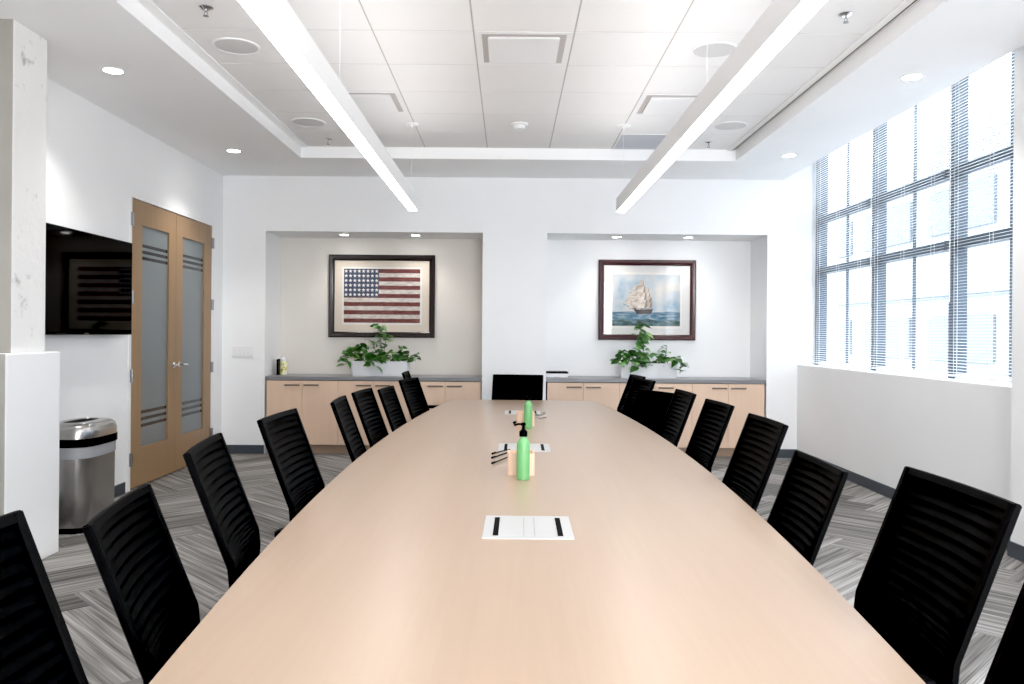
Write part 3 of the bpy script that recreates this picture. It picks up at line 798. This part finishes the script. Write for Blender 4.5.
for a in ((x0+.006, x0+.02, y0+.006, y0+.604), (x0+.59, x0+.604, y0+.006, y0+.604), (x0+.02, x0+.59, y0+.006, y0+.02), (x0+.02, x0+.59, y0+.59, y0+.604)): box(bm, *a, ZG-.006, ZG+.002)
obj('frame', bm, 'white_metal', t)

# ------------------------------------------------------------------ conference table (local coords, then rotated a hair)
TC = Vector((.093, 4.2, 0)); TR = -.0127
tbl = thing('conference_table', 'long boat-shaped maple conference table running down the room', 'table', (0,0,0))
HL = 3.06
def hw(y): return .808 - .0178*y*y
ys = [-HL+2*HL*k/60 for k in range(61)]
def corner(y): return hw(y)
right = [(hw(y), y) for y in ys]
out = [(hw(-HL)-.03, -HL)] + [(hw(-HL)-.009, -HL+.009)] + [(a, b) for a, b in right[1:-1]] + [(hw(HL)-.009, HL-.009), (hw(HL)-.03, HL)]
poly = out + [(-a, b) for a, b in reversed(out)]
bm = B(); 
ins = [(a*(1-.004/max(.2, abs(a))), b*.999) for a, b in poly]
loft(bm, [[(a*.97, b*.995, .70) for a, b in poly], [(a, b, .722) for a, b in poly], [(a, b, .736) for a, b in poly], [(a, b, .74) for a, b in ins]], True)
flat(bm); obj('tabletop', bm, 'table', tbl)
for y in (-1.95, 0, 1.95):
    bm = B(); prism(bm, rrect(.42, .62, .05, 4, 0, y), .03, .701); flat(bm); obj('pedestal', bm, 'cab', tbl)
    bm = B(); prism(bm, rrect(.46, .66, .05, 4, 0, y), 0, .03); flat(bm); obj('plinth', bm, 'black', tbl)
for yc in (2.48-4.2, 4.22-4.2, 6.10-4.2):
    bm = B(); xh, yh = .135, .145
    box(bm, -xh-.009, xh-.009, yc-yh, yc+yh, .739, .7425)
    xo = -.009
    po = obj('cable_port', bm, 'port_white', tbl, bevel=.001); po['label'] = 'white flip-lid cable port set into the tabletop'
    for s in (-1, 1):
        bm = B(); box(bm, s*.096-.017, s*.096-.001, yc-.115, yc+.115, .7420, .7438); obj('brush_strip', bm, 'rubber', po)
    bm = B()
    for xx in (-.021, .011): box(bm, xx-.0008, xx+.0008, yc-.12, yc+.12, .7420, .7430)
    obj('lid_seam', bm, 'counter', po)
tbl.location = TC; tbl.rotation_euler = (0,0,TR)
def on_table(x, y): return (x, y, .74)

# bottles, wooden holders, cables
def bottle(x, y, label, q=1):
    t = thing('pump_bottle', label, 'bottle', (x, y, .74), 'green pump bottles')
    bm = B(); lathe(bm, [(.024,0), (.027,.003), (.0275,.01), (.0275,.135), (.026,.150), (.020,.163), (.0125,.170), (.0115,.178)], (x, y, .74), 28); obj('bottle_body', bm, 'green', t)
    bm = B(); lathe(bm, [(.0118,.172), (.0118,.180)], (x, y, .74), 20); obj('neck', bm, 'clear_neck', t)
    bm = B(); lathe(bm, [(.0165,.176), (.0168,.178), (.0168,.196), (.013,.200), (.007,.206), (.006,.222)], (x, y, .74), 20)
    lathe(bm, [(.010,.220), (.010,.230), (.006,.233)], (x, y, .74), 16)
    tube(bm, [(x, y, .966), (x-.02*q, y-.004, .967), (x-.038*q, y-.008, .962)], .0045, 8)
    p = obj('pump', bm, 'black', t); p['label'] = 'black pump head'
bottle(.062, 3.30, 'green liquid soap pump bottle nearer the viewer on the table')
bottle(.125, 5.10, 'green liquid soap pump bottle at the far part of the table', -1)
def holder(x, y, label, w=.115):
    bm = B()
    o = rrect(w, w, .012, 4, x, y); i = rrect(w-.016, w-.016, .008, 4, x, y)
    loft(bm, [[(a, b, .7402) for a, b in o], [(a, b, .832) for a, b in o], [(a, b, .832) for a, b in i], [(a, b, .80) for a, b in i]], True)
    t = thing('wooden_box', label, 'box', (x, y, .7402), 'small wooden boxes on the table')
    flat(bm); obj('box_body', bm, 'pale_wood', t)
holder(.055, 3.44, 'small pale wooden box right behind the nearer green bottle')
holder(.112, 5.24, 'small pale wooden box right behind the far green bottle')
def cable(name, pts, r, label, m='black', conn=True):
    t = thing(name, label, 'cable', (pts[0][0], pts[0][1], .74), 'short cables by the table ports')
    sm = []
    P = [Vector(p) for p in pts]
    for k in range(len(P)-1):
        for q in range(5): sm.append(P[k].lerp(P[k+1], q/5))
    sm.append(P[-1])
    for _ in range(3): sm = [sm[0]]+[(sm[i-1]+sm[i]*2+sm[i+1])/4 for i in range(1, len(sm)-1)]+[sm[-1]]
    bm = B(); tube(bm, sm, r, 8); obj('cord', bm, m, t)
    d_ = (sm[-1]-sm[-3]).normalized()
    bm = B(); tube(bm, [sm[-1]-d_*.004, sm[-1]+d_*.03], r*1.7, 8); c_ = obj('plug', bm, m, t)
    c_.location.z += .002
zc = .7465
cable('cable', [(.01,4.10,zc), (-.03,4.05,zc), (-.065,3.97,zc)], .0032, 'black cable lying left of the nearer wooden box, furthest back of three')
cable('cable', [(.01,4.02,zc), (-.03,3.93,zc), (-.065,3.84,zc)], .0032, 'black cable lying left of the nearer wooden box, middle of three')
cable('cable', [(.02,3.90,zc), (-.02,3.80,zc), (-.062,3.68,zc)], .0032, 'black cable lying left of the nearer wooden box, nearest of three')
cable('cable', [(.08,5.52,zc), (.065,5.44,zc), (.045,5.36,zc)], .005, 'short black cable left of the far wooden box')
cable('cable', [(.175,5.9,zc), (.178,5.6,zc), (.165,5.42,zc)], .005, 'reddish cable right of the far wooden box', mat('reddish_cable', (.38,.20,.19), .5))
cable('cable', [(.19,5.98,zc), (.22,5.85,zc), (.25,5.92,zc), (.262,5.97,zc)], .005, 'grey looped cable right of the far wooden box, further back', mat('grey_cable', (.25,.30,.29), .5))
cable('cable', [(.19,5.72,zc), (.22,5.66,zc), (.25,5.72,zc)], .005, 'pale grey cable right of the far wooden box, nearer the viewer', mat('pale_cable', (.45,.42,.42), .5))

# ------------------------------------------------------------------ chairs
# local: seat faces +x, width along y, origin on floor under the seat
ZTOP = .97
BP = [(-.365,.970), (-.330,.877), (-.295,.784), (-.260,.692), (-.243,.648), (-.238,.595), (-.242,.535), (-.25,.465)]     # back profile (x,z), top to bottom
HWB = .238
def bprof(s):
    f = s*(len(BP)-1); i = min(int(f), len(BP)-2); k = f-i
    a, b = BP[i], BP[i+1]; return (a[0]+(b[0]-a[0])*k, a[1]+(b[1]-a[1])*k)
def hwid(s): return HWB - (.05*((s-.66)/.34)**2 if s > .66 else 0) - .004*(1-s)
def make_chair():
    r = thing('office_chair', '', 'chair', (0,0,0), 'black mesh-back office chairs around the table')
    # frame: rails swept along the profile (outer rounded slab), plus top and bottom rails
    bm = B(); NS = 30
    T, RW = .030, .024
    for sgn in (-1, 1):
        loops = []
        for k in range(NS+1):
            s = k/NS; x, z = bprof(s); y1 = hwid(s); y0 = y1-RW
            x2, z2 = bprof(min(1, s+.02)); x1, z1_ = bprof(max(0, s-.02))
            dx, dz = x2-x1, z2-z1_; L = math.hypot(dx, dz); nx, nz = -dz/L, dx/L      # front normal
            loops.append([(x+nx*.003, sgn*y0, z+nz*.003), (x+nx*.007, sgn*(y0+.005), z+nz*.007), (x+nx*.007, sgn*(y1-.005), z+nz*.007), (x+nx*.003, sgn*y1, z+nz*.003),
                          (x-nx*.009, sgn*y1, z-nz*.009), (x-nx*.013, sgn*(y1-.005), z-nz*.013), (x-nx*.013, sgn*y0, z-nz*.013)])
        loft(bm, loops, True)
    for s0, hh in ((0.0, .018), (.975, .022)):
        x, z = bprof(s0); w = hwid(s0)-.004
        x2, z2 = bprof(min(1, s0+.04))
        if s0 > .5: x2, z2 = bprof(1.0)
        dx, dz = x2-x, z2-z
        loops = []
        for k in range(9):
            y = -w+2*w*k/8; bow = -.010*(1-(y/w)**2)
            loops.append([(x+bow+.004, y, z+.002), (x+bow+.000, y, z+.003), (x+bow-.008, y, z+.001), (x+bow-.012, y, z-.004), (x+bow-.004, y, z-hh), (x+bow+.011, y, z-hh+.004)])
        loft(bm, loops, True)
    fr = obj('back_frame', bm, 'black', r)
    # ribbed mesh panel
    bm = B(); NR, NC = 24*5, 10; g = []
    for i in range(NR+1):
        s = .015+.955*i/NR; x, z = bprof(s); row = []
        for j in range(NC+1):
            q = -1+2*j/NC; y = q*(hwid(s)-.02)
            bow = -.018*(1-q*q)
            rib = .0035*math.cos(2*PI*i/5)*(1-abs(q)**6)
            row.append(bm.verts.new((x+bow+rib+.001, y, z)))
        g.append(row)
    for i in range(NR):
        for j in range(NC):
            f = bm.faces.new((g[i][j], g[i][j+1], g[i+1][j+1], g[i+1][j])); f.smooth = True
    obj('backrest', bm, 'mesh', r)
    # rear spine bracket
    bm = B(); tube(bm, [(-.255,0,.60), (-.262,0,.50), (-.22,0,.42), (-.08,0,.40)], .02, 8, rs=[.016,.02,.024,.026]); obj('back_support', bm, 'black', r)
    # seat
    bm = B(); o = rrect(.47, .48, .09, 6, .03, 0)
    def sc(f, z): return [(.03+(x-.03)*f, y*f, z) for x, y in o]
    loft(bm, [sc(.9,.415), sc(.98,.42), sc(1,.44), sc(.985,.475), sc(.93,.49), sc(.6,.492)], True); obj('seat', bm, 'mesh', r)
    for sgn in (-1, 1):
        bm = B()
        tube(bm, [(.02, sgn*.20, .425), (.0, sgn*.265, .43), (-.02, sgn*.265, .50), (-.03, sgn*.265, .612)], .014, 8)
        loft(bm, [[(x, y, z) for x, y in rrect(.24*f, .06*f, .028*f, 4, -.07, sgn*.262)] for f, z in ((.92,.608), (1,.613), (1,.628), (.9,.636))], True)
        obj('armrest', bm, 'black', r)
    bm = B(); tube(bm, [(.02,0,.39), (.02,0,.425)], .08, 16); tube(bm, [(.02,0,.10), (.02,0,.40)], .025, 12); obj('gas_lift', bm, 'black', r)
    for k in range(5):
        a = 2*PI*k/5+.3; c_, s_ = math.cos(a), math.sin(a)
        bm = B(); tube(bm, [(.02,0,.125), (.02+c_*.16,s_*.16,.105), (.02+c_*.29,s_*.29,.085)], .02, 8, rs=[.028,.022,.016])
        lg_ = obj('base_leg', bm, 'black', r)
        bm = B(); px_, py_ = .02+c_*.285, s_*.285
        for q in (-1, 1): tube(bm, [(px_-s_*q*.008, py_+c_*q*.008, .029), (px_-s_*q*.026, py_+c_*q*.026, .029)], .029, 14)
        tube(bm, [(px_, py_, .05), (px_, py_, .085)], .009, 8)
        obj('caster', bm, 'rubber', lg_)
    return r
proto = make_chair()
UPPER = ('back_frame', 'backrest', 'back_support', 'seat', 'armrest', 'gas_lift')
first = [True]
def place(mx, my, ang, ztop, face, label):
    """mx,my: middle of the back's top edge; face = +1 looks to +x, -1 to -x"""
    if first[0]: c = proto; first[0] = False
    else: c = copy_tree(proto_src)
    rz = -math.radians(ang) if face == 1 else PI-math.radians(ang)
    x = .367
    c.location = (mx+x*math.cos(rz), my+x*math.sin(rz), 0); c.rotation_euler = (0,0,rz)
    c['label'] = label
    dz = ztop-ZTOP
    for ch in c.children:
        if ch.name.split('.')[0] in UPPER and not ch.name.startswith('gas'): ch.location.z = dz
        if ch.name.startswith('gas'): ch.location.z = dz
proto_src = proto
def by_near(nx, ny, ang, z, face, label):
    a = math.radians(ang); place(nx+.23*math.sin(a), ny+.23*math.cos(a), ang, z, face, label)
O = ['first', 'second', 'third', 'fourth', 'fifth', 'sixth', 'seventh', 'eighth', 'ninth']
LEFT = [(-.825,1.14,-2,1.026), (-.905,1.882,-10,.933), (-.929,2.462,-9,.995), (-.911,3.188,1,1.01), (-.895,4.24,-4,.985), (-.941,5.17,4,.965), (-.895,5.87,4,.935), (-.844,6.79,12,.95), (-.97,7.56,-1,.97)]
RIGHT = [(.932,1.17,1,.985), (1.026,1.844,1,1.0), (1.038,2.685,2,.92), (1.067,3.32,0,.992), (1.171,4.47,-3,.965), (1.134,5.154,-2,.975), (1.106,6.02,-24,.915), (1.124,6.66,-11,.968), (1.186,7.40,-7,.962)]
for k, a in enumerate(LEFT): place(*a, 1, 'black mesh-back office chair, %s from the near end along the left side of the table' % O[k])
for k, a in enumerate(RIGHT): place(*a, -1, 'black mesh-back office chair, %s from the near end along the right side of the table' % O[k])
# head chair faces the camera
c = copy_tree(proto)
rz = -PI/2-.10; c.rotation_euler = (0,0,rz); c.location = (.087+.365*math.cos(rz), 7.45+.365*math.sin(rz), 0); c['label'] = 'black mesh-back office chair at the far head of the table, facing the viewer'
for ch in c.children: ch.location.z = 0
for ch in c.children:
    if ch.name.split('.')[0] in UPPER: ch.location.z = -.013

# ------------------------------------------------------------------ light
wd = bpy.data.worlds.new('World'); S.world = wd; wd.use_nodes = True
bg = wd.node_tree.nodes['Background']; bg.inputs['Color'].default_value = (.84,.92,1,1); bg.inputs['Strength'].default_value = 2.3
def area(name, loc, rot_, sx, sy, power, col=(1,1,1), portal=False):
    L = bpy.data.lights.new(name, 'AREA'); L.shape = 'RECTANGLE'; L.size = sx; L.size_y = sy; L.energy = power; L.color = col
    o = bpy.data.objects.new(name, L); COL.objects.link(o); o.location = loc; o.rotation_euler = rot_
    if portal: L.cycles.is_portal = True
    return o
sl = bpy.data.lights.new('soft_sun', 'SUN'); sl.energy = 2.2; sl.angle = math.radians(70); sl.color = (.88,.94,1)
so = bpy.data.objects.new('soft_sun', sl); COL.objects.link(so)
so.rotation_euler = Vector((-math.cos(math.radians(42))*.96, -.05, -math.sin(math.radians(42)))).to_track_quat('-Z', 'Y').to_euler()
area('window_portal', (XW+.14, 6.8, 2.2), (0, PI/2, 0), 2.5, 4.0, 1, portal=True)
area('added_window_portal', (XW+.14, 1.85, 2.2), (0, PI/2, 0), 2.5, 4.1, 1, portal=True)
area('near_fill_lamp', (.9, -2.4, 1.5), (math.radians(98), 0, math.radians(14)), 3.6, 2.4, 175, (.97,.985,1))  # unseen fill lamp, added behind the camera to brighten the room

# ------------------------------------------------------------------ camera
cam = bpy.data.cameras.new('Camera'); co = bpy.data.objects.new('Camera', cam); COL.objects.link(co); S.camera = co
cam.sensor_fit = 'HORIZONTAL'; cam.sensor_width = 36; cam.lens = 805/1024*36
TH = .008
# principal point at (509,334): shift expressed in the rolled frame
cam.shift_x = (512-509)/1024; cam.shift_y = -(342-334)/1024
co.location = (0, 0, HC)
co.rotation_euler = (Matrix.Rotation(PI/2, 4, 'X') @ Matrix.Rotation(TH, 4, 'Z')).to_euler()
cam.clip_start = .05; cam.clip_end = 200

S.view_settings.view_transform = 'Standard'; S.view_settings.look = 'None'
S.view_settings.exposure = 1.51; S.view_settings.gamma = 1.0
S.view_settings.use_curve_mapping = True
S.view_settings.curve_mapping.black_level = (.0033, .0033, .0033)
S.cycles.use_denoising = True
S.cycles.max_bounces = 10; S.cycles.diffuse_bounces = 6; S.cycles.transparent_max_bounces = 12
S.cycles.sample_clamp_indirect = 6
S.cycles.caustics_reflective = False; S.cycles.caustics_refractive = False
